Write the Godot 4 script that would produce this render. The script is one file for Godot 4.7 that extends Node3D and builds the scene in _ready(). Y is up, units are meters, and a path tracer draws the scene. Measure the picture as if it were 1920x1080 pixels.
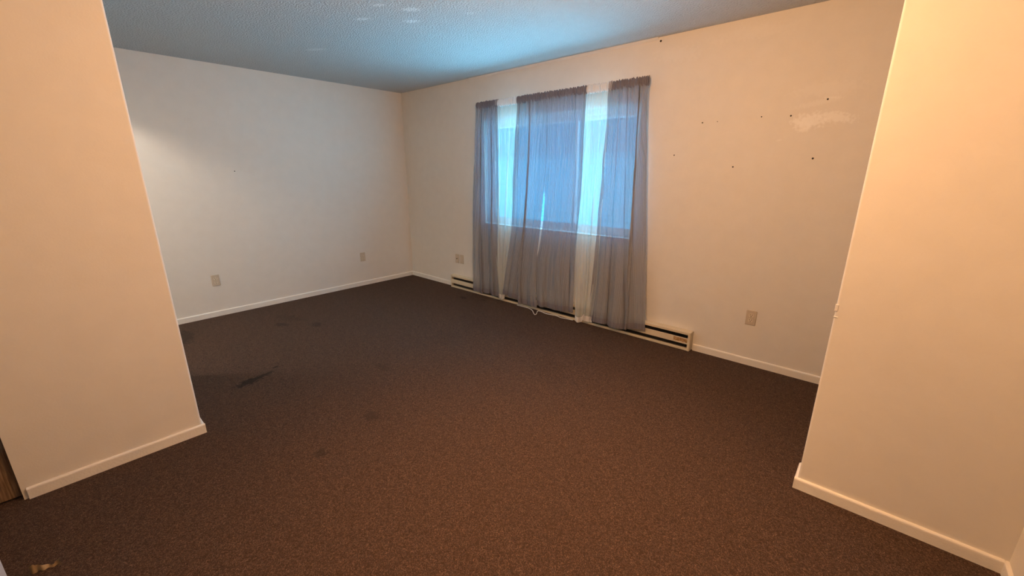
extends Node3D
# An empty living room seen from a dining nook: brown carpet, cream walls, one curtained window over a baseboard heater.
# x runs along the window wall, z comes out of it into the room, y is up; metres. The back left corner is the origin.

const H := 2.44
const LP := 2.295      # left partition face, plane x
const LPZ := 3.056     # its end towards the window
const RPX := 4.914     # right partition end, plane x
const RPZ := 1.29      # right partition face, plane z
const RX := 5.571      # right wall, plane x
const REAR := 5.3
const T := 0.13
const WX0 := 1.535
const WX1 := 3.365
const WY0 := 0.865
const WY1 := 1.986

var M := {}


func _ready() -> void:
	# ---- camera, sky, sun, exposure
	var cam := Camera3D.new()
	cam.name = "camera"
	cam.fov = 69.989
	cam.near = 0.03
	cam.far = 400.0
	cam.position = Vector3(4.9942, 1.4435, 3.4048)
	cam.rotation = Vector3(-0.2740, 0.7301, -0.0005)
	add_child(cam)
	cam.current = true

	var sky_mat := ProceduralSkyMaterial.new()
	sky_mat.sky_top_color = Color(0.30, 0.62, 0.95)
	sky_mat.sky_horizon_color = Color(0.62, 0.90, 1.0)
	sky_mat.ground_horizon_color = Color(0.50, 0.66, 0.72)
	sky_mat.ground_bottom_color = Color(0.35, 0.42, 0.44)
	sky_mat.sky_energy_multiplier = 1.6
	sky_mat.ground_energy_multiplier = 1.0
	var sky := Sky.new()
	sky.sky_material = sky_mat
	var env := Environment.new()
	env.background_mode = Environment.BG_SKY
	env.sky = sky
	env.ambient_light_source = Environment.AMBIENT_SOURCE_SKY
	env.tonemap_mode = Environment.TONE_MAPPER_LINEAR
	env.tonemap_exposure = 1.04
	env.sdfgi_enabled = true
	env.ssao_enabled = true
	env.ssil_enabled = true
	var we := WorldEnvironment.new()
	we.name = "world_environment"
	we.environment = env
	add_child(we)

	# the sun stands over the roof, behind the house: it lights the yard, not the room
	var sun := DirectionalLight3D.new()
	sun.name = "sun"
	sun.light_color = Color(0.50, 0.84, 1.0)
	sun.light_energy = 24.0
	sun.light_angular_distance = 0.5
	sun.sky_mode = DirectionalLight3D.SKY_MODE_LIGHT_ONLY
	sun.shadow_enabled = true
	add_child(sun)
	sun.look_at_from_position(Vector3.ZERO, Vector3(-0.58, -0.8, -0.12), Vector3.UP)

	# daylight: one area light just inside the glass, one just in front of the glowing curtains, both of the window's width
	for d in [["window_daylight", -0.006, 2.9, WY1 - WY0, 0.0], ["curtain_daylight", 0.215, 2.25, 0.55, 0.30]]:
		var day := AreaLight3D.new()
		day.name = d[0]
		day.area_size = Vector2(WX1 - WX0, d[3])
		day.light_color = Color(0.50, 0.84, 1.0)
		day.light_energy = d[2]
		day.area_range = 12.0
		day.area_attenuation = 2.0
		day.shadow_enabled = true
		day.position = Vector3((WX0 + WX1) / 2.0, (WY0 + WY1) / 2.0, d[1])
		add_child(day)
		day.look_at(day.position + Vector3(0, sin(d[4]), cos(d[4])), Vector3.UP)

	make_materials()
	ceiling_lamp(Vector3(4.05, H, 2.15), 0.24, 2.35, Color(1.0, 0.745, 0.505), "frosted globe ceiling light over the middle of the dining nook")
	ceiling_lamp(Vector3(0.62, H, 3.72), 0.0, 1.7, Color(1.0, 0.94, 0.87), "frosted dome ceiling light in the hall behind the left partition")

	build_shell()
	build_baseboards()
	build_window()
	build_outside()
	build_heater()
	build_curtains()
	build_outlets()
	build_small_things()


# ---------------------------------------------------------------- helpers

func obj(called: String, st, mat: Material, parent: Node = null) -> MeshInstance3D:
	var mi := MeshInstance3D.new()
	mi.name = called
	mi.mesh = st.commit() if st is SurfaceTool else st
	mi.material_override = mat
	mi.cast_shadow = GeometryInstance3D.SHADOW_CASTING_SETTING_ON
	(parent if parent else self).add_child(mi, true)
	return mi


func struct(called: String, st, mat: Material) -> MeshInstance3D:
	var mi := obj(called, st, mat)
	mi.set_meta("kind", "structure")
	return mi


func thing(called: String, label: String, category: String, at := Vector3.ZERO, turn := 0.0, group := "") -> Node3D:
	var n := Node3D.new()
	n.name = called
	n.position = at
	n.rotation.y = turn
	tag(n, label, category, group)
	add_child(n, true)
	return n


func tag(n: Node, label: String, category: String, group := "") -> void:
	n.set_meta("label", label)
	n.set_meta("category", category)
	if group:
		n.set_meta("group", group)


func begin() -> SurfaceTool:
	var st := SurfaceTool.new()
	st.begin(Mesh.PRIMITIVE_TRIANGLES)
	return st


# a flat convex polygon that faces n
func poly(st: SurfaceTool, p: Array, n: Vector3, uv := [], uv2 := []) -> void:
	var turn: bool = (p[1] - p[0]).cross(p[2] - p[0]).dot(n) > 0.0
	for i in range(1, p.size() - 1):
		for k in ([0, i + 1, i] if turn else [0, i, i + 1]):
			st.set_normal(n)
			if uv.size():
				st.set_uv(uv[k])
			if uv2.size():
				st.set_uv2(uv2[k])
			st.add_vertex(p[k])


# a box from a to b with chamfered edges
func bev(st: SurfaceTool, a: Vector3, b: Vector3, r := 0.002) -> void:
	var c := (a + b) / 2.0
	var h := (b - a).abs() / 2.0
	r = minf(r, minf(h.x, minf(h.y, h.z)) * 0.9)
	for ax in 3:
		var u := (ax + 1) % 3
		var v := (ax + 2) % 3
		for s in [-1.0, 1.0]:
			var n := Vector3.ZERO
			n[ax] = s
			var q := []
			for k in [[-1, -1], [1, -1], [1, 1], [-1, 1]]:
				var w := Vector3.ZERO
				w[ax] = s * h[ax]
				w[u] = k[0] * (h[u] - r)
				w[v] = k[1] * (h[v] - r)
				q.append(c + w)
			poly(st, q, n)
		for s in [-1.0, 1.0]:
			for t in [-1.0, 1.0]:
				var n := Vector3.ZERO
				n[u] = s
				n[v] = t
				var q := []
				for k in [[-1, 0], [1, 0], [1, 1], [-1, 1]]:
					var w := Vector3.ZERO
					w[ax] = k[0] * (h[ax] - r)
					w[u] = s * (h[u] - (r if k[1] == 1 else 0.0))
					w[v] = t * (h[v] - (0.0 if k[1] == 1 else r))
					q.append(c + w)
				poly(st, q, n.normalized())
	for sx in [-1.0, 1.0]:
		for sy in [-1.0, 1.0]:
			for sz in [-1.0, 1.0]:
				var s := Vector3(sx, sy, sz)
				poly(st, [c + s * (h - Vector3(0, r, r)), c + s * (h - Vector3(r, 0, r)), c + s * (h - Vector3(r, r, 0))], s.normalized())


# a profile (2D, in order) swept straight from a to b; side is the profile's x, up its y
func sweep(st: SurfaceTool, prof: Array, a: Vector3, b: Vector3, side: Vector3, up := Vector3.UP, closed := true) -> void:
	var mid := Vector2.ZERO
	for q in prof:
		mid += q / prof.size()
	var at := func(o: Vector3, q: Vector2) -> Vector3: return o + side * q.x + up * q.y
	var n := prof.size()
	for i in (n if closed else n - 1):
		var q0: Vector2 = prof[i]
		var q1: Vector2 = prof[(i + 1) % n]
		var e := (q1 - q0).normalized()
		var m := Vector2(e.y, -e.x)
		if m.dot((q0 + q1) / 2.0 - mid) < 0.0:
			m = -m
		poly(st, [at.call(a, q0), at.call(b, q0), at.call(b, q1), at.call(a, q1)], (side * m.x + up * m.y).normalized())
	if closed:
		var pa := []
		var pb := []
		for q in prof:
			pa.append(at.call(a, q))
			pb.append(at.call(b, q))
		poly(st, pa, (a - b).normalized())
		poly(st, pb, (b - a).normalized())


# a smooth surface f(u, v), u and v from 0 to 1
func grid(st: SurfaceTool, nu: int, nv: int, f: Callable, uvf = null) -> void:
	for j in nv + 1:
		for i in nu + 1:
			var u := float(i) / nu
			var v := float(j) / nv
			st.set_smooth_group(0)
			st.set_uv(uvf.call(u, v) if uvf != null else Vector2(u, v))
			st.add_vertex(f.call(u, v))
	for j in nv:
		for i in nu:
			var k := j * (nu + 1) + i
			for w in [k, k + 1, k + nu + 2, k, k + nu + 2, k + nu + 1]:
				st.add_index(w)
	st.generate_normals()


func tube(pts: Array, r: float, sides := 10) -> SurfaceTool:
	var c := Curve3D.new()
	c.bake_interval = 0.004
	for i in pts.size():
		var t: Vector3 = (pts[mini(i + 1, pts.size() - 1)] - pts[maxi(i - 1, 0)]) / 6.0
		c.add_point(pts[i], -t, t)
	var b := c.get_baked_points()
	var st := begin()
	var frames := []
	var up := Vector3.UP
	for i in b.size():
		var d := (b[mini(i + 1, b.size() - 1)] - b[maxi(i - 1, 0)]).normalized()
		if absf(d.dot(up)) > 0.98:
			up = Vector3.RIGHT
		var s := d.cross(up).normalized()
		frames.append([b[i], s, s.cross(d).normalized()])
	var f := func(u: float, v: float) -> Vector3:
		var fr: Array = frames[int(round(v * (frames.size() - 1)))]
		return fr[0] + (fr[1] * cos(u * TAU) + fr[2] * sin(u * TAU)) * r
	grid(st, sides, frames.size() - 1, f)
	return st


# a wall of thickness t: front face at o + U u + V v facing n, with rectangular holes [u0, v0, u1, v1]; uv2 covers the face once
func wall(o: Vector3, U: Vector3, w: float, h: float, n: Vector3, t: float, holes := []) -> SurfaceTool:
	var V := Vector3.UP
	var us := [0.0, w]
	var vs := [0.0, h]
	for q in holes:
		for x in [q[0], q[2]]:
			if not us.has(x):
				us.append(x)
		for y in [q[1], q[3]]:
			if not vs.has(y):
				vs.append(y)
	us.sort()
	vs.sort()
	var st := begin()
	var solid := func(i: int, j: int) -> bool:
		if i < 0 or j < 0 or i >= us.size() - 1 or j >= vs.size() - 1:
			return false
		var u: float = (us[i] + us[i + 1]) / 2.0
		var v: float = (vs[j] + vs[j + 1]) / 2.0
		for q in holes:
			if u > q[0] and u < q[2] and v > q[1] and v < q[3]:
				return false
		return true
	var face := func(p: Array, nn: Vector3) -> void:
		var uv := []
		for q in p:
			var d: Vector3 = q - o
			uv.append(Vector2(d.dot(U) / w, 1.0 - d.dot(V) / h))
		poly(st, p, nn, uv, uv)
	for i in us.size() - 1:
		for j in vs.size() - 1:
			if not solid.call(i, j):
				continue
			var a: Vector3 = o + U * us[i] + V * vs[j]
			var b: Vector3 = o + U * us[i + 1] + V * vs[j]
			var c: Vector3 = o + U * us[i + 1] + V * vs[j + 1]
			var d: Vector3 = o + U * us[i] + V * vs[j + 1]
			var k := -n * t
			face.call([a, b, c, d], n)
			face.call([a + k, b + k, c + k, d + k], -n)
			if not solid.call(i - 1, j):
				face.call([a, d, d + k, a + k], -U)
			if not solid.call(i + 1, j):
				face.call([b, c, c + k, b + k], U)
			if not solid.call(i, j - 1):
				face.call([a, b, b + k, a + k], -V)
			if not solid.call(i, j + 1):
				face.call([d, c, c + k, d + k], V)
	return st


# a vertical prism over a floor outline [x, z] with its listed corners rounded by r
func pillar(outline: Array, y0: float, y1: float, round_at: Array, r: float) -> SurfaceTool:
	var pts := []
	var n := outline.size()
	for i in n:
		var p := Vector2(outline[i][0], outline[i][1])
		if not round_at.has(i):
			pts.append(p)
			continue
		var a := (Vector2(outline[(i + n - 1) % n][0], outline[(i + n - 1) % n][1]) - p).normalized()
		var b := (Vector2(outline[(i + 1) % n][0], outline[(i + 1) % n][1]) - p).normalized()
		for k in 5:
			var th := PI / 2.0 * k / 4.0
			pts.append(p + a * r * (1.0 - sin(th)) + b * r * (1.0 - cos(th)))
	var st := begin()
	var mid := Vector2.ZERO
	for p in pts:
		mid += p / pts.size()
	for i in pts.size():
		var p: Vector2 = pts[i]
		var q: Vector2 = pts[(i + 1) % pts.size()]
		var e := (q - p).normalized()
		var m := Vector2(e.y, -e.x)
		if m.dot((p + q) / 2.0 - mid) < 0.0:
			m = -m
		poly(st, [Vector3(p.x, y0, p.y), Vector3(q.x, y0, q.y), Vector3(q.x, y1, q.y), Vector3(p.x, y1, p.y)], Vector3(m.x, 0, m.y))
	for y in [y0, y1]:
		var cap := []
		for p in pts:
			cap.append(Vector3(p.x, y, p.y))
		poly(st, cap, Vector3.UP if y == y1 else Vector3.DOWN)
	return st


# ---------------------------------------------------------------- materials

func flat(c: Color, rough := 0.6, metal := 0.0) -> StandardMaterial3D:
	var m := StandardMaterial3D.new()
	m.albedo_color = c
	m.roughness = rough
	m.metallic = metal
	return m


func noise_tex(size: int, freq: float, seed_: int, lo: Color, hi: Color, kind := FastNoiseLite.TYPE_SIMPLEX, oct := 3) -> NoiseTexture2D:
	var n := FastNoiseLite.new()
	n.noise_type = kind
	n.frequency = freq
	n.seed = seed_
	n.fractal_octaves = oct
	var t := NoiseTexture2D.new()
	t.width = size
	t.height = size
	t.seamless = true
	t.noise = n
	var g := Gradient.new()
	g.set_color(0, lo)
	g.set_color(1, hi)
	t.color_ramp = g
	return t


func lin(r: float, g: float, b: float) -> Color:
	return Color(r, g, b).linear_to_srgb()


func noise(seed_: int, freq: float, oct := 3) -> FastNoiseLite:
	var n := FastNoiseLite.new()
	n.noise_type = FastNoiseLite.TYPE_SIMPLEX
	n.seed = seed_
	n.frequency = freq
	n.fractal_octaves = oct
	return n


# RGBA picture of soft blots: [x, y, length, width, angle, strength] in metres on a face of w x h metres (y down), ragged by noise
func blots(w: float, h: float, px: int, list: Array, c: Color, seed_: int, ragged := 0.5) -> ImageTexture:
	var ph := int(px * h / w)
	var im := Image.create_empty(px, ph, false, Image.FORMAT_RGBA8)
	im.fill(Color(c.r, c.g, c.b, 0.0))
	var n := noise(seed_, 1.0, 4)
	var k := px / w
	for b in list:
		var reach: float = maxf(b[2], b[3]) * 1.6
		for j in range(maxi(0, int((b[1] - reach) * k)), mini(ph, int((b[1] + reach) * k) + 1)):
			for i in range(maxi(0, int((b[0] - reach) * k)), mini(px, int((b[0] + reach) * k) + 1)):
				var d := Vector2(i / k - b[0], j / k - b[1]).rotated(-b[4])
				var q := Vector2(d.x / b[2], d.y / b[3]).length()
				var s: float = 6.0 / minf(b[2], b[3]) * 0.12
				q += ragged * n.get_noise_2d(i / k * s * 2.0, j / k * s * 2.0)
				var a: float = clampf((1.0 - q) * 2.2, 0.0, 1.0) * b[5]
				if a > 0.0:
					var old := im.get_pixel(i, j)
					im.set_pixel(i, j, Color(c.r, c.g, c.b, 1.0 - (1.0 - old.a) * (1.0 - a)))
	return ImageTexture.create_from_image(im)


func wall_paint(lo: Color, hi: Color, bump: float) -> StandardMaterial3D:
	var m := StandardMaterial3D.new()
	m.albedo_texture = M.paint_mottle
	m.albedo_color = hi
	m.roughness = 0.55
	m.metallic_specular = 0.35
	m.uv1_triplanar = true
	m.uv1_world_triplanar = true
	m.uv1_scale = Vector3.ONE * 0.9
	m.heightmap_enabled = true
	m.heightmap_texture = M.roller
	m.heightmap_scale = bump
	return m


func make_materials() -> void:
	M.paint_mottle = noise_tex(512, 0.012, 3, Color(0.985, 0.985, 0.984), Color(1, 1, 1), FastNoiseLite.TYPE_SIMPLEX, 5)
	M.roller = noise_tex(1024, 0.08, 5, Color(0, 0, 0), Color(1, 1, 1), FastNoiseLite.TYPE_SIMPLEX, 2)
	M.wall = wall_paint(Color.WHITE, lin(0.80, 0.765, 0.70), 0.012)
	M.wall_window = wall_paint(Color.WHITE, lin(0.80, 0.765, 0.70), 0.012)
	# filler patch and rubbed spots on the window wall (x from the wall's left end, y from the ceiling)
	M.wall_window.detail_enabled = true
	M.wall_window.detail_uv_layer = BaseMaterial3D.DETAIL_UV_2
	M.wall_window.detail_blend_mode = BaseMaterial3D.BLEND_MODE_MIX
	M.wall_window.detail_albedo = blots(RX + 2.0 * T, H, 1536, [
		[T + 4.52, H - 1.765, 0.11, 0.05, 0.05, 0.75], [T + 4.65, H - 1.78, 0.12, 0.035, 0.22, 0.6], [T + 4.50, H - 1.74, 0.05, 0.05, 0.9, 0.6],
		[T + 4.55, H - 1.87, 0.16, 0.02, -0.15, 0.25], [T + 4.62, H - 1.895, 0.05, 0.008, 0.1, 0.4], [T + 4.58, H - 1.95, 0.22, 0.05, 0.0, 0.15],
		[T + 4.37, H - 1.655, 0.02, 0.006, -0.2, 0.4], [T + 3.62, H - 2.30, 0.20, 0.06, 0.1, 0.14], [T + 4.1, H - 2.35, 0.3, 0.05, 0.0, 0.12]], lin(0.93, 0.91, 0.86), 21)

	M.trim = wall_paint(Color.WHITE, lin(0.86, 0.83, 0.77), 0.05)
	M.trim.roughness = 0.35

	var c := StandardMaterial3D.new()
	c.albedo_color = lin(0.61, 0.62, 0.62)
	c.roughness = 0.8
	c.uv1_triplanar = true
	c.uv1_world_triplanar = true
	c.uv1_scale = Vector3.ONE * 1.1
	c.albedo_texture = M.paint_mottle
	c.heightmap_enabled = true
	c.heightmap_texture = noise_tex(1024, 0.045, 8, Color(0, 0, 0), Color(1, 1, 1), FastNoiseLite.TYPE_SIMPLEX, 3)
	c.heightmap_scale = 0.6
	c.detail_enabled = true
	c.detail_uv_layer = BaseMaterial3D.DETAIL_UV_2
	c.detail_blend_mode = BaseMaterial3D.BLEND_MODE_MIX
	c.detail_albedo = blots(5.831, 5.44, 1400, [
		[T + 2.516, 0.14 + 1.60, 0.075, 0.04, -0.6, 0.8], [T + 2.344, 0.14 + 1.47, 0.07, 0.035, -0.6, 0.8], [T + 2.131, 0.14 + 1.717, 0.07, 0.03, -0.5, 0.7],
		[T + 2.427, 0.14 + 1.774, 0.05, 0.025, -0.6, 0.7], [T + 1.175, 0.14 + 1.616, 0.11, 0.035, -0.5, 0.5], [T + 2.75, 0.14 + 1.3, 0.05, 0.025, -0.6, 0.3]], lin(0.86, 0.87, 0.87), 31)
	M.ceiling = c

	# carpet: fine cut pile, with worn and stained spots
	var pile := Image.create_empty(1024, 1024, false, Image.FORMAT_RGBA8)
	var hgt := Image.create_empty(1024, 1024, false, Image.FORMAT_RGBA8)
	pile.fill(Color(0.40, 0.40, 0.40))
	hgt.fill(Color(0.25, 0.25, 0.25))
	var rng := RandomNumberGenerator.new()
	rng.seed = 77
	for k in 60000:
		var x := rng.randi_range(0, 1023)
		var y := rng.randi_range(0, 1023)
		var an := rng.randfn(0.6, 0.75)
		var len := rng.randi_range(4, 12)
		var t := clampf(rng.randfn(0.52, 0.14), 0.10, 1.0)
		var warm := rng.randf_range(-0.035, 0.035)
		var col := Color(t + warm, t, t - warm)
		var z := rng.randf_range(0.2, 1.0)
		for q in len:
			var i := posmod(int(x + cos(an) * q), 1024)
			var j := posmod(int(y + sin(an) * q), 1024)
			var zz := z * sin(PI * (q + 1.0) / (len + 1.0))
			for w in 2:
				pile.set_pixel((i + w) % 1024, j, col)
				hgt.set_pixel((i + w) % 1024, j, Color(zz, zz, zz))
	var cp := StandardMaterial3D.new()
	cp.albedo_texture = ImageTexture.create_from_image(pile)
	cp.albedo_color = lin(0.365, 0.225, 0.162)
	cp.roughness = 0.95
	cp.metallic_specular = 0.15
	cp.uv1_scale = Vector3(1.0, 1.0, 1.0)
	cp.heightmap_enabled = true
	cp.heightmap_texture = ImageTexture.create_from_image(hgt)
	cp.heightmap_scale = 0.35
	cp.rim_enabled = true
	cp.rim = 0.25
	cp.rim_tint = 0.6
	cp.detail_enabled = true
	cp.detail_uv_layer = BaseMaterial3D.DETAIL_UV_2
	cp.detail_blend_mode = BaseMaterial3D.BLEND_MODE_MIX
	var z0 := 0.14
	cp.detail_albedo = blots(5.831, 5.44, 1400, [
		[T + 1.818, z0 + 2.68, 0.115, 0.055, 1.3, 0.95], [T + 1.785, z0 + 2.565, 0.08, 0.026, 1.35, 0.9], [T + 1.709, z0 + 2.467, 0.028, 0.016, 1.3, 0.9],
		[T + 0.45, z0 + 2.80, 0.26, 0.10, 0.2, 0.55], [T + 0.76, z0 + 2.08, 0.10, 0.05, -0.4, 0.45], [T + 1.017, z0 + 1.85, 0.09, 0.05, 0.2, 0.45],
		[T + 0.62, z0 + 1.95, 0.2, 0.09, -0.3, 0.25], [T + 1.42, z0 + 0.28, 0.08, 0.04, 0.0, 0.6], [T + 1.675, z0 + 0.19, 0.04, 0.02, 0.0, 0.6],
		[T + 2.86, z0 + 2.32, 0.07, 0.05, 0.4, 0.40], [T + 2.98, z0 + 2.69, 0.04, 0.035, 0.0, 0.5], [T + 2.33, z0 + 1.92, 0.10, 0.04, 0.0, 0.3],
		[T + 2.2, z0 + 1.2, 0.22, 0.12, 0.5, 0.12], [T + 3.3, z0 + 1.1, 0.25, 0.15, 0.5, 0.10]], lin(0.014, 0.013, 0.011), 41)
	M.carpet = cp

	# curtain cloth: grey weave with fine pale stripes along its length
	var sw := 512
	var stripe := Image.create_empty(sw, sw, false, Image.FORMAT_RGBA8)
	rng.seed = 5
	var cols := []
	for i in sw:
		var ph := fmod(i / 512.0 * 15.0, 1.0)
		var s := 1.0 if ph < 0.26 else 0.0
		cols.append(lerpf(0.65, 0.93, s) + rng.randf_range(-0.05, 0.05))
	for j in sw:
		for i in sw:
			var v: float = cols[i] + rng.randf_range(-0.13, 0.13) + (0.06 if (i + j) % 6 < 2 else 0.0)
			stripe.set_pixel(i, j, Color(clampf(v, 0, 1), clampf(v * 0.99, 0, 1), clampf(v * 0.985, 0, 1)))
	M.stripe = ImageTexture.create_from_image(stripe)
	M.grey_cloth = cloth_material(lin(0.60, 0.62, 0.68), 0.78, lin(0.045, 0.095, 0.18))
	M.grey_cloth.albedo_texture = M.stripe
	M.grey_double = cloth_material(lin(0.46, 0.44, 0.50), 0.94, Color(0.5, 0.55, 0.65))
	M.grey_double.albedo_texture = M.stripe
	M.sheer = cloth_material(lin(0.72, 0.76, 0.76), 0.54, lin(0.02, 0.09, 0.08))
	M.sheer_double = cloth_material(lin(0.88, 0.88, 0.88), 0.88, Color(0.5, 0.5, 0.5))

	M.enamel = flat(lin(0.72, 0.63, 0.46), 0.38)
	M.enamel.albedo_texture = M.paint_mottle
	M.enamel.uv1_triplanar = true
	M.enamel.uv1_scale = Vector3.ONE * 3.0
	M.dark = flat(lin(0.012, 0.011, 0.010), 0.6)
	M.fin = flat(lin(0.16, 0.16, 0.16), 0.45, 0.7)
	M.residue = flat(lin(0.60, 0.40, 0.19), 0.7)
	M.residue.albedo_texture = noise_tex(256, 0.03, 12, Color(0.66, 0.58, 0.48), Color(1, 1, 1), FastNoiseLite.TYPE_SIMPLEX, 5)
	M.residue.uv1_triplanar = true
	M.residue.uv1_scale = Vector3.ONE * 6.0
	M.plate = flat(lin(0.60, 0.52, 0.41), 0.35)
	M.socket = flat(lin(0.72, 0.64, 0.51), 0.35)
	M.brass = flat(lin(0.45, 0.36, 0.22), 0.35, 0.8)
	M.cord = flat(lin(0.80, 0.76, 0.70), 0.4)
	M.vinyl = flat(lin(0.80, 0.82, 0.82), 0.4)
	M.white_enamel = flat(lin(0.70, 0.72, 0.76), 0.3)
	M.tape = flat(lin(0.42, 0.30, 0.16), 0.7)
	M.wood = flat(lin(0.34, 0.235, 0.15), 0.45)
	M.wood.albedo_texture = noise_tex(512, 0.02, 15, Color(0.55, 0.52, 0.5), Color(1, 1, 1), FastNoiseLite.TYPE_SIMPLEX, 4)
	M.wood.uv1_triplanar = true
	M.wood.uv1_scale = Vector3(9.0, 0.5, 9.0)
	M.glass = StandardMaterial3D.new()
	M.glass.transparency = BaseMaterial3D.TRANSPARENCY_ALPHA
	M.glass.albedo_color = Color(0.92, 1.0, 0.98, 0.06)
	M.glass.roughness = 0.02
	M.ground = flat(lin(0.70, 0.71, 0.70), 0.9)
	M.ground.albedo_texture = noise_tex(512, 0.02, 18, Color(0.8, 0.8, 0.8), Color(1, 1, 1), FastNoiseLite.TYPE_SIMPLEX, 4)
	M.ground.uv1_triplanar = true
	M.ground.uv1_scale = Vector3.ONE * 0.3
	M.shingle = flat(lin(0.12, 0.12, 0.12), 0.9)
	M.siding = flat(lin(0.07, 0.20, 0.24), 0.9)
	M.siding.metallic_specular = 0.1


func cloth_material(c: Color, opacity: float, through: Color) -> StandardMaterial3D:
	var m := StandardMaterial3D.new()
	m.transparency = BaseMaterial3D.TRANSPARENCY_ALPHA
	m.albedo_color = Color(c.r, c.g, c.b, opacity)
	m.roughness = 0.9
	m.metallic_specular = 0.1
	m.backlight_enabled = true
	m.backlight = through
	m.cull_mode = BaseMaterial3D.CULL_DISABLED
	return m


# ---------------------------------------------------------------- the lamps

func ceiling_lamp(at: Vector3, drop: float, energy: float, c: Color, label: String) -> void:
	var t := thing("ceiling_light", label, "ceiling light", at, 0.0)
	var base := begin()
	var prof := [[0.0, 0.0], [0.155, 0.0], [0.16, -0.006], [0.16, -0.022], [0.15, -0.026], [0.0, -0.026]]
	grid(base, 40, prof.size() - 1, func(u: float, v: float) -> Vector3:
		var p: Array = prof[int(round(v * (prof.size() - 1)))]
		return Vector3(cos(-u * TAU) * p[0], p[1], sin(-u * TAU) * p[0]))
	obj("base_plate", base, M.vinyl, t)
	if drop > 0.0:
		var stem := begin()
		grid(stem, 16, 1, func(u: float, v: float) -> Vector3: return Vector3(cos(-u * TAU) * 0.008, lerpf(-0.02, -drop - 0.004, v), sin(-u * TAU) * 0.008))
		obj("stem", stem, M.brass, t)
	var dome := begin()
	var gr := 0.10 if drop > 0.0 else 0.145
	grid(dome, 40, 20, func(u: float, v: float) -> Vector3:
		var a := v * PI / 2.0 if drop == 0.0 else lerpf(-PI / 2.0, PI / 2.0, v)
		var y := -0.026 - 0.10 * sin(a) if drop == 0.0 else -drop - gr - gr * sin(a)
		return Vector3(cos(-u * TAU) * gr * cos(a), y, sin(-u * TAU) * gr * cos(a)))
	var glow := flat(Color(0.9, 0.88, 0.84), 0.5)
	glow.emission_enabled = true
	glow.emission = c
	glow.emission_energy_multiplier = 0.9
	obj("glass_dome", dome, glow, t)
	var l := OmniLight3D.new()
	l.name = "lamp_light"
	l.light_color = c
	l.light_energy = energy
	l.light_size = 0.13 if drop == 0.0 else 0.09
	l.omni_range = 14.0
	l.omni_attenuation = 2.0
	l.shadow_enabled = true
	l.position = Vector3(0, -0.10 if drop == 0.0 else -drop - gr, 0)
	t.add_child(l)
	if drop > 0.0:
		# the globe is open below and throws a pool of light on the floor
		var sp := SpotLight3D.new()
		sp.name = "lamp_downlight"
		sp.light_color = c
		sp.light_energy = energy * 1.5
		sp.light_size = 0.06
		sp.spot_range = 8.0
		sp.spot_attenuation = 2.0
		sp.spot_angle = 46.0
		sp.spot_angle_attenuation = 1.0
		sp.shadow_enabled = true
		sp.position = Vector3(0, -drop - gr, 0)
		sp.rotation.x = -PI / 2.0
		t.add_child(sp)


# ---------------------------------------------------------------- the room

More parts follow.
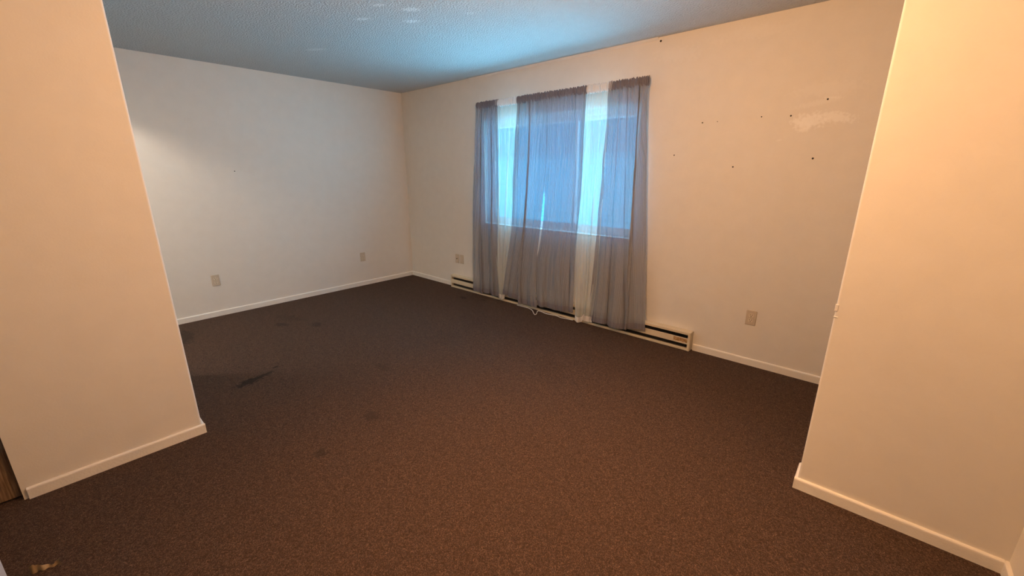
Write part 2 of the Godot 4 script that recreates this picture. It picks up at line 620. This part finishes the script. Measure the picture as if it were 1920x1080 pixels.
func build_shell() -> void:
	# carpet floor and ceiling, each one slab over the whole plan
	var x0 := -T
	var x1 := RX + T
	var z0 := -0.14
	var z1 := REAR
	var fl := begin()
	var a := Vector3(x0, 0, z0)
	var b := Vector3(x1, 0, z0)
	var c := Vector3(x1, 0, z1)
	var d := Vector3(x0, 0, z1)
	var full := [Vector2(0, 0), Vector2(1, 0), Vector2(1, 1), Vector2(0, 1)]
	var tile := []
	for q in [a, b, c, d]:
		tile.append(Vector2(q.x, q.z) / 0.75)
	poly(fl, [a, b, c, d], Vector3.UP, tile, full)
	var dn := Vector3(0, -0.12, 0)
	poly(fl, [a + dn, b + dn, c + dn, d + dn], Vector3.DOWN, tile, full)
	for e in [[a, b, Vector3.FORWARD], [b, c, Vector3.RIGHT], [c, d, Vector3.BACK], [d, a, Vector3.LEFT]]:
		poly(fl, [e[0], e[1], e[1] + dn, e[0] + dn], e[2], tile, full)
	struct("floor", fl, M.carpet)

	var ce := begin()
	var up := Vector3(0, H, 0)
	var th := Vector3(0, 0.12, 0)
	poly(ce, [a + up, b + up, c + up, d + up], Vector3.DOWN, full, full)
	poly(ce, [a + up + th, b + up + th, c + up + th, d + up + th], Vector3.UP, full, full)
	for e in [[a, b, Vector3.FORWARD], [b, c, Vector3.RIGHT], [c, d, Vector3.BACK], [d, a, Vector3.LEFT]]:
		poly(ce, [e[0] + up, e[1] + up, e[1] + up + th, e[0] + up + th], e[2], full, full)
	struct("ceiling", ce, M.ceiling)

	var wf := T
	var ww := struct("wall_window", wall(Vector3(-T, 0, 0), Vector3.RIGHT, RX + 2.0 * T, H, Vector3.BACK, 0.14, [[WX0 + wf, WY0, WX1 + wf, WY1]]), M.wall_window)
	var wl := struct("wall_left", wall(Vector3(0, 0, REAR), Vector3.FORWARD, REAR, H, Vector3.RIGHT, T), M.wall)
	struct("wall_right", wall(Vector3(RX, 0, 0), Vector3.BACK, REAR, H, Vector3.LEFT, T), M.wall)
	struct("wall_rear", wall(Vector3(RX, 0, REAR - T), Vector3.LEFT, RX, H, Vector3.FORWARD, T), M.wall)
	# back wall of the living room behind the left partition, open to the lit hall
	struct("wall_hall", wall(Vector3(2.17, 0, LPZ), Vector3.LEFT, 2.17, H, Vector3.FORWARD, 0.12, [[0.90, 0.0, 2.05, 2.03]]), M.wall)
	struct("wall_hall_rear", wall(Vector3(2.17, 0, 4.6), Vector3.LEFT, 2.17, H, Vector3.FORWARD, 0.12), M.wall)
	struct("wall_partition_left", pillar([[LP, LPZ], [LP, 3.738], [2.17, 3.738], [2.17, LPZ]], 0.0, H, [0], 0.010), M.wall)
	struct("wall_nook_left", wall(Vector3(LP, 0, REAR - T), Vector3.FORWARD, REAR - T - 3.738, H, Vector3.RIGHT, 0.125, [[REAR - T - 4.55, 0.0, REAR - T - 3.738, 2.03]]), M.wall)
	var rp := struct("wall_partition_right", pillar([[RPX, RPZ], [RX, RPZ], [RX, RPZ - 0.12], [RPX, RPZ - 0.12]], 0.0, H, [0, 3], 0.008), M.wall)

	# a plain wooden door closes the opening beside the left partition
	var door := struct("door_1", box(Vector3(2.225, 0.012, 3.742), Vector3(2.268, 2.026, 4.546), 0.002), M.wood)
	var kn := begin()
	grid(kn, 20, 10, func(u: float, v: float) -> Vector3:
		var r := 0.026 * sin(PI * clampf(v, 0.02, 0.98))
		return Vector3(2.268 + 0.055 * (1.0 - v), 0.95 + r * cos(u * TAU), 4.47 + r * sin(u * TAU)))
	obj("door_knob", kn, M.brass, door)

	# old nails and screw holes in the painted walls
	for q in [[3.479, 2.412, 0.010], [3.858, 1.80, 0.007], [3.963, 1.80, 0.004], [4.246, 1.81, 0.005], [4.418, 1.802, 0.007], [4.601, 1.884, 0.007], [3.67, 1.574, 0.006], [4.109, 1.481, 0.007], [4.581, 1.53, 0.008]]:
		obj("nail_head", nail(Vector3(q[0], q[1], 0.0), Vector3.BACK, q[2] * 0.8), M.dark, ww)
	obj("nail_head", nail(Vector3(0.0, 1.456, 2.047), Vector3.RIGHT, 0.005), M.dark, wl)
	# knocked plaster on the corner of the right partition
	var chip := begin()
	bev(chip, Vector3(RPX - 0.003, 0.885, RPZ - 0.006), Vector3(RPX + 0.009, 0.915, RPZ + 0.0025), 0.002)
	bev(chip, Vector3(RPX - 0.002, 0.858, RPZ - 0.004), Vector3(RPX + 0.014, 0.862, RPZ + 0.002), 0.001)
	obj("chipped_plaster", chip, M.trim, rp)

	# bead of caulk where the ceiling meets the window wall above the curtains
	var bead := begin()
	sweep(bead, [Vector2(0, 0), Vector2(0.016, 0), Vector2(0.011, -0.007), Vector2(0.0, -0.018)], Vector3(1.32, H, 0), Vector3(3.46, H, 0), Vector3.BACK)
	struct("trim_1", bead, M.trim)


func box(a: Vector3, b: Vector3, r := 0.002) -> SurfaceTool:
	var st := begin()
	bev(st, a, b, r)
	return st


func nail(at: Vector3, n: Vector3, r: float) -> SurfaceTool:
	var s := n.cross(Vector3.UP).normalized()
	var st := begin()
	grid(st, 10, 4, func(u: float, v: float) -> Vector3:
		var a := v * PI / 2.0
		return at + n * r * 0.7 * sin(a) + (s * cos(u * TAU) + Vector3.UP * sin(u * TAU)) * r * cos(a))
	return st


func build_baseboards() -> void:
	var bh := 0.056
	var prof := [Vector2(0, 0), Vector2(0.0125, 0), Vector2(0.0125, bh - 0.010), Vector2(0.0115, bh - 0.005), Vector2(0.008, bh - 0.001), Vector2(0.004, bh), Vector2(0, bh)]
	var run := func(called: String, segs: Array) -> void:
		var st := begin()
		for s in segs:
			sweep(st, prof, s[0], s[1], s[2])
		struct(called, st, M.trim)
	run.call("baseboard_left", [[Vector3(0, 0, 0), Vector3(0, 0, LPZ), Vector3.RIGHT]])
	run.call("baseboard_window_left", [[Vector3(0.0125, 0, 0), Vector3(0.925, 0, 0), Vector3.BACK]])
	run.call("baseboard_window_right", [[Vector3(3.995, 0, 0), Vector3(RX, 0, 0), Vector3.BACK]])
	run.call("baseboard_partition_left", [[Vector3(LP, 0, LPZ - 0.0125), Vector3(LP, 0, 3.722), Vector3.RIGHT], [Vector3(LP, 0, LPZ), Vector3(1.30, 0, LPZ), Vector3.FORWARD]])
	run.call("baseboard_partition_right", [[Vector3(RPX - 0.0125, 0, RPZ), Vector3(RX - 0.012, 0, RPZ), Vector3.BACK], [Vector3(RPX, 0, RPZ), Vector3(RPX, 0, RPZ - 0.1325), Vector3.LEFT], [Vector3(RPX, 0, RPZ - 0.12), Vector3(RX, 0, RPZ - 0.12), Vector3.FORWARD]])
	run.call("baseboard_right", [[Vector3(RX, 0, RPZ + 0.0), Vector3(RX, 0, REAR - T), Vector3.LEFT]])


func build_window() -> void:
	# white vinyl slider set in the outer half of the wall: frame, two sashes, each with its pane
	var zf := -0.115
	var f := begin()
	var w := 0.045
	bev(f, Vector3(WX0, WY0, zf - 0.02), Vector3(WX0 + w, WY1, zf + 0.045), 0.003)
	bev(f, Vector3(WX1 - w, WY0, zf - 0.02), Vector3(WX1, WY1, zf + 0.045), 0.003)
	bev(f, Vector3(WX0 + w, WY0, zf - 0.02), Vector3(WX1 - w, WY0 + w, zf + 0.045), 0.003)
	bev(f, Vector3(WX0 + w, WY1 - w, zf - 0.02), Vector3(WX1 - w, WY1, zf + 0.045), 0.003)
	var win := struct("window_1", f, M.vinyl)
	var mid := 2.68
	for s in 2:
		var xa := WX0 + w if s == 0 else mid - 0.02
		var xb := mid + 0.02 if s == 0 else WX1 - w
		var zz := zf + (0.018 if s == 0 else -0.010)
		var q := begin()
		var ww := 0.032
		bev(q, Vector3(xa, WY0 + w, zz - 0.012), Vector3(xa + ww, WY1 - w, zz + 0.012), 0.002)
		bev(q, Vector3(xb - ww, WY0 + w, zz - 0.012), Vector3(xb, WY1 - w, zz + 0.012), 0.002)
		bev(q, Vector3(xa + ww, WY0 + w, zz - 0.012), Vector3(xb - ww, WY0 + w + ww, zz + 0.012), 0.002)
		bev(q, Vector3(xa + ww, WY1 - w - ww, zz - 0.012), Vector3(xb - ww, WY1 - w, zz + 0.012), 0.002)
		obj("sash", q, M.vinyl, win)
		obj("pane", box(Vector3(xa + ww - 0.004, WY0 + w + ww - 0.004, zz - 0.0015), Vector3(xb - ww + 0.004, WY1 - w - ww + 0.004, zz + 0.0015), 0.0004), M.glass, win)
	obj("sill", box(Vector3(WX0 + 0.001, WY0 + 0.0005, -0.068), Vector3(WX1 - 0.001, WY0 + 0.014, 0.012), 0.003), M.trim, win)


func build_outside() -> void:
	# a neighbouring house, seen only dimly through the sheers
	var hs := thing("house", "blue-grey neighbouring house, dimly visible through the window behind the sheers", "building", Vector3(-2.0, -0.32, -6.6))
	obj("wall", box(Vector3(-11, 0, -6), Vector3(11, 5.4, 0), 0.02), M.siding, hs)
	var ro := begin()
	sweep(ro, [Vector2(-7, 5.4), Vector2(0.5, 5.4), Vector2(0.5, 5.52), Vector2(-3, 7.6), Vector2(-7, 5.52)], Vector3(-11.5, 0, 0), Vector3(11.5, 0, 0), Vector3.BACK)
	obj("roof", ro, M.shingle, hs)
	var bd := begin()
	for k in 35:
		bev(bd, Vector3(-11, 0.05 + k * 0.15, 0.0), Vector3(11, 0.19 + k * 0.15, 0.02), 0.005)
	obj("siding", bd, M.siding, hs).set_meta("kind", "stuff")
	struct("ground", box(Vector3(-60, -0.5, -120), Vector3(70, -0.32, 40), 0.01), M.ground)


func build_heater() -> void:
	var x0 := 0.935
	var x1 := 3.985
	var t := thing("baseboard_heater", "long beige metal baseboard heater under the window curtains", "heater", Vector3((x0 + x1) / 2.0, 0, 0))
	var L := (x1 - x0) / 2.0
	var a := Vector3(-L + 0.02, 0, 0)
	var b := Vector3(L - 0.02, 0, 0)
	# hood: back sheet, top that slopes to a front lip
	var st := begin()
	sweep(st, [Vector2(0.001, 0.02), Vector2(0.006, 0.02), Vector2(0.006, 0.160), Vector2(0.044, 0.157), Vector2(0.060, 0.146), Vector2(0.061, 0.139), Vector2(0.064, 0.139), Vector2(0.063, 0.149), Vector2(0.046, 0.161), Vector2(0.001, 0.168)], a, b, Vector3.BACK)
	obj("hood", fix_sweep([[Vector2(0.001, 0.02), Vector2(0.006, 0.165)], [Vector2(0.001, 0.160), Vector2(0.046, 0.166)], [Vector2(0.044, 0.140), Vector2(0.063, 0.163)]], a, b), M.enamel, t)
	obj("front_panel", fix_sweep([[Vector2(0.058, 0.058), Vector2(0.064, 0.112)]], a, b), M.enamel, t)
	obj("bottom_lip", fix_sweep([[Vector2(0.004, 0.003), Vector2(0.062, 0.010)], [Vector2(0.058, 0.003), Vector2(0.066, 0.026)]], a, b), M.enamel, t)
	for s in [-1.0, 1.0]:
		var e := begin()
		var c: float = s * (L - 0.011)
		bev(e, Vector3(c - 0.011, 0.001, 0.001), Vector3(c + 0.011, 0.169, 0.068), 0.004)
		obj("end_cap", e, M.enamel, t)
	var inner := begin()
	bev(inner, a + Vector3(0, 0.012, 0.007), b + Vector3(0, 0.138, 0.010), 0.0005)
	obj("inner_backing", inner, M.dark, t)
	var fins := begin()
	var x := -L + 0.04
	while x < L - 0.04:
		bev(fins, Vector3(x, 0.030, 0.012), Vector3(x + 0.0012, 0.126, 0.052), 0.0003)
		x += 0.0115
	var fo := obj("heating_fins", fins, M.fin, t)
	fo.set_meta("kind", "stuff")
	# brown remains of a label on the front panel by the right end
	var rs := begin()
	var rng := RandomNumberGenerator.new()
	rng.seed = 9
	var up := []
	var dn := []
	for k in 13:
		var u := k / 12.0
		up.append(Vector3(lerpf(3.845, 3.960, u) - (x0 + x1) / 2.0, 0.106 + rng.randf_range(-0.003, 0.001), 0.0643))
		dn.append(Vector3(lerpf(3.850, 3.962, u) - (x0 + x1) / 2.0, 0.072 + rng.randf_range(-0.002, 0.004), 0.0643))
	for k in 12:
		poly(rs, [up[k], up[k + 1], dn[k + 1], dn[k]], Vector3.BACK)
	var re := obj("label_residue", rs, M.residue, t)
	re.set_meta("label", "brown patch of old label glue on the front panel")


func fix_sweep(rects: Array, a: Vector3, b: Vector3) -> SurfaceTool:
	var st := begin()
	for r in rects:
		bev(st, Vector3(a.x, r[0].y, r[0].x), Vector3(b.x, r[1].y, r[1].x), 0.002)
	return st


# ---------------------------------------------------------------- curtains

func along(line: Array, y: float) -> float:
	if y >= line[0][0]:
		return line[0][1]
	for i in range(1, line.size()):
		if y >= line[i][0]:
			return lerpf(line[i][1], line[i - 1][1], (y - line[i][0]) / (line[i - 1][0] - line[i][0]))
	return line[line.size() - 1][1]


# left and right edges as [height, x] from the top down; folds as [u at top, u at bottom, half width, depth]
func curtain(label: String, group: String, sheer: bool, left: Array, right: Array, bottom: Array, folds: Array, seed_: int, zin: float, cloth_width: float) -> void:
	var top := 2.115
	var t := thing("sheer_curtain" if sheer else "curtain", label, "curtain", Vector3(0, 0, 0), 0.0, group)
	var n := noise(seed_, 1.0, 2)
	var gathers := 11.0 if sheer else 15.0
	var shape := func(u: float, y: float) -> Vector3:
		var s := clampf((top - y) / (top - 0.05), 0.0, 1.0)
		var xa := along(left, y)
		var xb := along(right, y)
		var x := lerpf(xa, xb, u)
		var z := lerpf(0.077, 0.098, smoothstep(0.25, 0.95, s)) + zin
		# many small gathers under the pocket that merge into a few broad folds
		var g := sin(TAU * (u * gathers + 0.8 * n.get_noise_2d(u * 3.0, s * 1.5)))
		z += (0.014 if sheer else 0.0085) * g * (1.0 - smoothstep(0.05, 0.75, s))
		var amp := lerpf(0.10, 1.0, smoothstep(0.0, 0.85, s))
		for f in folds:
			var c := lerpf(f[0], f[1], s)
			var d: float = (u - c) / f[2]
			z += 1.7 * f[3] * amp * exp(-d * d)
			if absf(f[3]) >= 0.015:
				# a pleat: the cloth doubles back on itself
				var pl := lerpf(0.6, 1.0, s) * d * exp(-d * d)
				x -= 2.1 * f[2] * (xb - xa) * pl
				z += 0.010 * pl * signf(f[3])
			else:
				x += f[3] * amp * 0.35 * d * exp(-d * d)
		z += 0.016 * amp * n.get_noise_2d(u * 7.0 + 7.0, s * 1.2) + 0.002 * n.get_noise_2d(u * 16.0, s * 5.0 + 3.0)
		return Vector3(x, y, maxf(z, 0.071))
	var low := func(u: float) -> float: return along_u(bottom, u)
	var st := begin()
	grid(st, 110, 90, func(u: float, v: float) -> Vector3: return shape.call(u, lerpf(top, low.call(u), v)),
		func(u: float, v: float) -> Vector2: return Vector2(u * cloth_width / 0.13, v * 2.06 / 0.13))
	obj("cloth", st, M.sheer if sheer else M.grey_cloth, t)
	# hem: the doubled strip along the bottom
	var hem := begin()
	grid(hem, 110, 6, func(u: float, v: float) -> Vector3:
		var y: float = low.call(u) + 0.055 * (1.0 - v)
		return shape.call(u, y) + Vector3(0, -0.0005, 0.0022),
		func(u: float, v: float) -> Vector2: return Vector2(u * cloth_width / 0.13, v * 0.5))
	obj("hem", hem, M.sheer_double if sheer else M.grey_double, t)
	# pocket: the doubled top that wraps the rod, puckered
	var pk := begin()
	grid(pk, 110, 24, func(u: float, v: float) -> Vector3:
		var a := v * TAU
		var p := sin(TAU * (u * gathers * 1.3 + 0.9 * n.get_noise_2d(u * 4.0, 9.0)))
		var q := n.get_noise_2d(u * 30.0, 4.0)
		var yh := 0.034 + 0.006 * q + (0.006 * p if sin(a) > 0.0 else 0.0)
		var zh := 0.0145 + 0.0055 * p
		return Vector3(lerpf(left[0][1], right[0][1], u), 2.130 + yh * sin(a), 0.074 + zin * 0.3 + zh * cos(a) * (0.75 + 0.25 * absf(cos(a)))),
		func(u: float, v: float) -> Vector2: return Vector2(u * cloth_width / 0.13, v))
	obj("rod_pocket", pk, M.sheer_double if sheer else M.grey_double, t)


func along_u(line: Array, u: float) -> float:
	for i in range(1, line.size()):
		if u <= line[i][0]:
			var k: float = (u - line[i - 1][0]) / (line[i][0] - line[i - 1][0])
			return lerpf(line[i - 1][1], line[i][1], smoothstep(0.0, 1.0, k))
	return line[line.size() - 1][1]


func build_curtains() -> void:
	var t := thing("curtain_rod", "slim white curtain rod threaded through the curtain pockets over the window", "curtain rod", Vector3(2.46, 2.13, 0))
	obj("rod", tube([Vector3(-0.945, 0, 0.001), Vector3(-0.94, 0, 0.05), Vector3(-0.915, 0, 0.074), Vector3(0, 0, 0.074), Vector3(0.88, 0, 0.074), Vector3(0.91, 0, 0.05), Vector3(0.912, 0, 0.001)], 0.0065), M.vinyl, t)
	for s in [-0.945, 0.912]:
		obj("bracket", box(Vector3(s - 0.012, -0.03, 0.0005), Vector3(s + 0.012, 0.03, 0.006), 0.002), M.vinyl, t)

	var grey := "grey striped curtain panels"
	var white := "white sheer curtains"
	var s1l := [[2.16, 1.79], [1.84, 1.77], [1.0, 1.76], [0.5, 1.79], [0.06, 1.83]]
	var s1r := [[2.16, 2.12], [1.87, 2.11], [1.38, 2.07], [0.85, 2.03], [0.55, 1.98], [0.06, 1.915]]
	curtain("white sheer curtain gathered in the narrow gap left of the middle grey panels", white, true, s1l, s1r, [[0, 0.055], [0.5, 0.03], [1, 0.045]],
		[[0.2, 0.25, 0.07, 0.016], [0.42, 0.45, 0.08, -0.012], [0.62, 0.6, 0.07, 0.016], [0.85, 0.85, 0.06, -0.010]], 101, -0.010, 0.9)
	var s2l := [[2.16, 2.86], [1.96, 2.85], [1.27, 2.84], [0.77, 2.84], [0.05, 2.872]]
	var s2r := [[2.16, 3.13], [1.96, 3.12], [1.11, 3.10], [0.89, 3.10], [0.41, 3.09], [0.03, 3.06]]
	curtain("white sheer curtain in the wider gap beside the rightmost grey panel", white, true, s2l, s2r, [[0, 0.025], [0.36, 0.010], [0.42, 0.035], [0.6, 0.05], [1, 0.035]],
		[[0.22, 0.2, 0.10, 0.0145], [0.45, 0.47, 0.06, -0.020], [0.68, 0.66, 0.08, 0.018], [0.9, 0.9, 0.06, -0.010]], 102, -0.008, 0.9)

	var al := [[2.16, 1.500], [2.0, 1.482], [1.86, 1.469], [0.98, 1.418], [0.48, 1.408], [0.02, 1.410]]
	var ar := [[2.16, 1.823], [1.84, 1.818], [1.01, 1.831], [0.53, 1.850], [0.06, 1.844]]
	curtain("grey striped curtain panel at the far left of the window", grey, false, al, ar, [[0, 0.055], [0.35, 0.05], [0.6, 0.06], [1, 0.05]],
		[[0.10, 0.08, 0.07, 0.012], [0.30, 0.38, 0.13, 0.020], [0.5, 0.62, 0.05, -0.018], [0.75, 0.80, 0.08, 0.018], [0.92, 0.92, 0.05, -0.012]], 103, 0.004, 0.75)
	var bl := [[2.16, 2.085], [1.87, 2.071], [1.38, 2.035], [0.85, 2.024], [0.55, 1.972], [0.08, 1.887]]
	var bc := [[2.16, 2.472], [1.94, 2.472], [1.56, 2.470], [1.23, 2.446], [0.94, 2.420], [0.66, 2.384], [0.49, 2.382], [0.26, 2.376], [0.05, 2.410]]
	curtain("grey striped curtain panel left of the thin slit of daylight", grey, false, bl, bc, [[0, 0.105], [0.30, 0.085], [0.40, 0.052], [0.75, 0.048], [1, 0.055]],
		[[0.10, 0.16, 0.04, -0.016], [0.22, 0.41, 0.05, -0.022], [0.45, 0.56, 0.12, 0.026], [0.70, 0.74, 0.05, -0.010], [0.92, 0.90, 0.09, 0.0145]], 104, 0.004, 0.85)
	var cl := [[2.16, 2.466], [1.94, 2.462], [1.56, 2.460], [1.27, 2.445], [1.20, 2.455], [0.94, 2.436], [0.70, 2.402], [0.60, 2.378], [0.49, 2.372], [0.26, 2.366], [0.05, 2.404]]
	var cr := [[2.16, 2.890], [1.96, 2.885], [1.27, 2.883], [0.77, 2.861], [0.08, 2.852]]
	curtain("grey striped curtain panel right of the thin slit of daylight", grey, false, cl, cr, [[0, 0.075], [0.5, 0.085], [1, 0.095]],
		[[0.04, 0.05, 0.06, -0.014], [0.20, 0.16, 0.09, 0.0145], [0.36, 0.33, 0.06, -0.012], [0.55, 0.52, 0.12, 0.014], [0.74, 0.88, 0.04, -0.018], [0.60, 0.70, 0.09, 0.014]], 105, 0.012, 0.85)
	var dl := [[2.16, 3.100], [1.96, 3.098], [1.11, 3.066], [0.89, 3.067], [0.41, 3.045], [0.03, 3.022]]
	var dr := [[2.16, 3.445], [2.0, 3.450], [1.68, 3.470], [1.12, 3.515], [0.71, 3.551], [0.10, 3.605]]
	curtain("wide grey striped curtain panel at the far right of the window", grey, false, dl, dr, [[0, 0.055], [0.25, 0.065], [0.5, 0.055], [0.62, 0.06], [0.7, 0.085], [1, 0.10]],
		[[0.10, 0.06, 0.07, -0.010], [0.26, 0.18, 0.10, 0.0145], [0.30, 0.33, 0.04, -0.016], [0.66, 0.50, 0.08, 0.008], [0.50, 0.60, 0.05, -0.026], [0.80, 0.72, 0.10, 0.026], [0.97, 0.97, 0.07, -0.012]], 106, 0.004, 1.0)


# ---------------------------------------------------------------- outlets

func outlet(called: String, label: String, kind: String, at: Vector3, turn: float) -> void:
	var t := thing(called, label, "outlet" if kind == "duplex" else "wall plate", at, turn, "")
	obj("plate", box(Vector3(-0.035, -0.0575, 0.0003), Vector3(0.035, 0.0575, 0.006), 0.003), M.plate, t)
	var screw := func(y: float) -> void:
		obj("screw", nail(Vector3(0, y, 0.006), Vector3.BACK, 0.0032), M.brass, t)
	if kind == "blank":
		screw.call(0.042)
		screw.call(-0.042)
		return
	if kind == "jack":
		var s := begin()
		grid(s, 16, 1, func(u: float, v: float) -> Vector3: return Vector3(cos(-u * TAU) * 0.0062, sin(-u * TAU) * 0.0062, 0.006 + 0.007 * (1.0 - v)))
		obj("jack_barrel", s, M.brass, t)
		obj("jack_hole", nail(Vector3(0, 0, 0.006), Vector3.BACK, 0.0058), M.dark, t)
		screw.call(0.042)
		screw.call(-0.042)
		return
	screw.call(0.0)
	for s in [0.0195, -0.0195]:
		var f := begin()
		var pts := []
		for k in 24:
			var a := TAU * k / 24.0
			pts.append(Vector2(0.0172 * cos(a), clampf(0.0172 * sin(a), -0.0142, 0.0142) + s))
		sweep(f, pts, Vector3(0, 0, 0.0055), Vector3(0, 0, 0.0082), Vector3.RIGHT)
		var r := obj("receptacle", f, M.socket, t)
		obj("slot", box(Vector3(-0.0082, s + 0.000, 0.0078), Vector3(-0.0052, s + 0.0095, 0.0086), 0.0003), M.dark, r)
		obj("slot", box(Vector3(0.0052, s + 0.000, 0.0078), Vector3(0.0082, s + 0.0095, 0.0086), 0.0003), M.dark, r)
		obj("slot", box(Vector3(-0.0026, s - 0.0102, 0.0078), Vector3(0.0026, s - 0.0048, 0.0086), 0.0012), M.dark, r)


func build_outlets() -> void:
	outlet("power_outlet", "tan duplex outlet on the left wall near the left partition", "duplex", Vector3(0, 0.378, 2.388), PI / 2.0)
	outlet("power_outlet", "tan duplex outlet on the left wall near the back corner", "duplex", Vector3(0, 0.378, 0.76), PI / 2.0)
	outlet("cable_plate", "small plate with a dark cable jack left of the curtains", "jack", Vector3(1.005, 0.378, 0), 0.0)
	outlet("blank_plate", "plain tan wall plate beside the cable jack plate", "blank", Vector3(1.092, 0.378, 0), 0.0)
	outlet("power_outlet", "tan duplex outlet on the window wall right of the heater", "duplex", Vector3(4.382, 0.380, 0), 0.0)


func build_small_things() -> void:
	var cord := obj("extension_cord", tube([Vector3(2.10, 0.006, 0.085), Vector3(2.25, 0.006, 0.082), Vector3(2.335, 0.006, 0.110), Vector3(2.415, 0.005, 0.178), Vector3(2.447, 0.005, 0.200), Vector3(2.444, 0.005, 0.168), Vector3(2.405, 0.008, 0.098), Vector3(2.44, 0.008, 0.085), Vector3(2.518, 0.005, 0.097), Vector3(2.60, 0.005, 0.084), Vector3(2.645, 0.005, 0.080), Vector3(2.70, 0.005, 0.094), Vector3(2.765, 0.005, 0.086), Vector3(2.84, 0.006, 0.078)], 0.0042), M.cord)
	tag(cord, "thin white cord looping out on the carpet below the middle curtains", "cord")
	# a torn tan scrap on the carpet, low in the left corner of the view
	var t := thing("torn_scrap", "small torn tan scrap standing on the dark carpet at lower left", "scrap", Vector3(2.865, 0, 3.675), PI / 2.0)
	var s := begin()
	var rng := RandomNumberGenerator.new()
	rng.seed = 4
	grid(s, 14, 8, func(u: float, v: float) -> Vector3:
		var h := 0.022 + 0.012 * sin(u * 7.0) + (0.012 if u < 0.2 else 0.0)
		return Vector3(-0.040 + 0.075 * u, 0.001 + h * v, 0.004 * sin(u * 19.0) + 0.006 * v * sin(u * 8.0) + 0.02 * u))
	M.tape.cull_mode = BaseMaterial3D.CULL_DISABLED
	obj("paper", s, M.tape, t)
	# white cabinet whose corner just enters the frame at lower left
	var c := thing("cabinet", "white painted cabinet corner at the extreme lower left edge", "cabinet", Vector3(3.25, 0, 4.068))
	obj("body", box(Vector3(-0.30, 0.06, -0.300), Vector3(0.30, 0.90, 0.30), 0.003), M.white_enamel, c)
	obj("plinth", box(Vector3(-0.28, 0.0, -0.26), Vector3(0.28, 0.06, 0.28), 0.002), M.dark, c)
	obj("cabinet_door", box(Vector3(-0.295, 0.065, -0.318), Vector3(0.295, 0.86, -0.301), 0.003), M.white_enamel, c)
	obj("knob", nail(Vector3(0.25, 0.78, -0.318), Vector3.FORWARD, 0.014), M.brass, c)
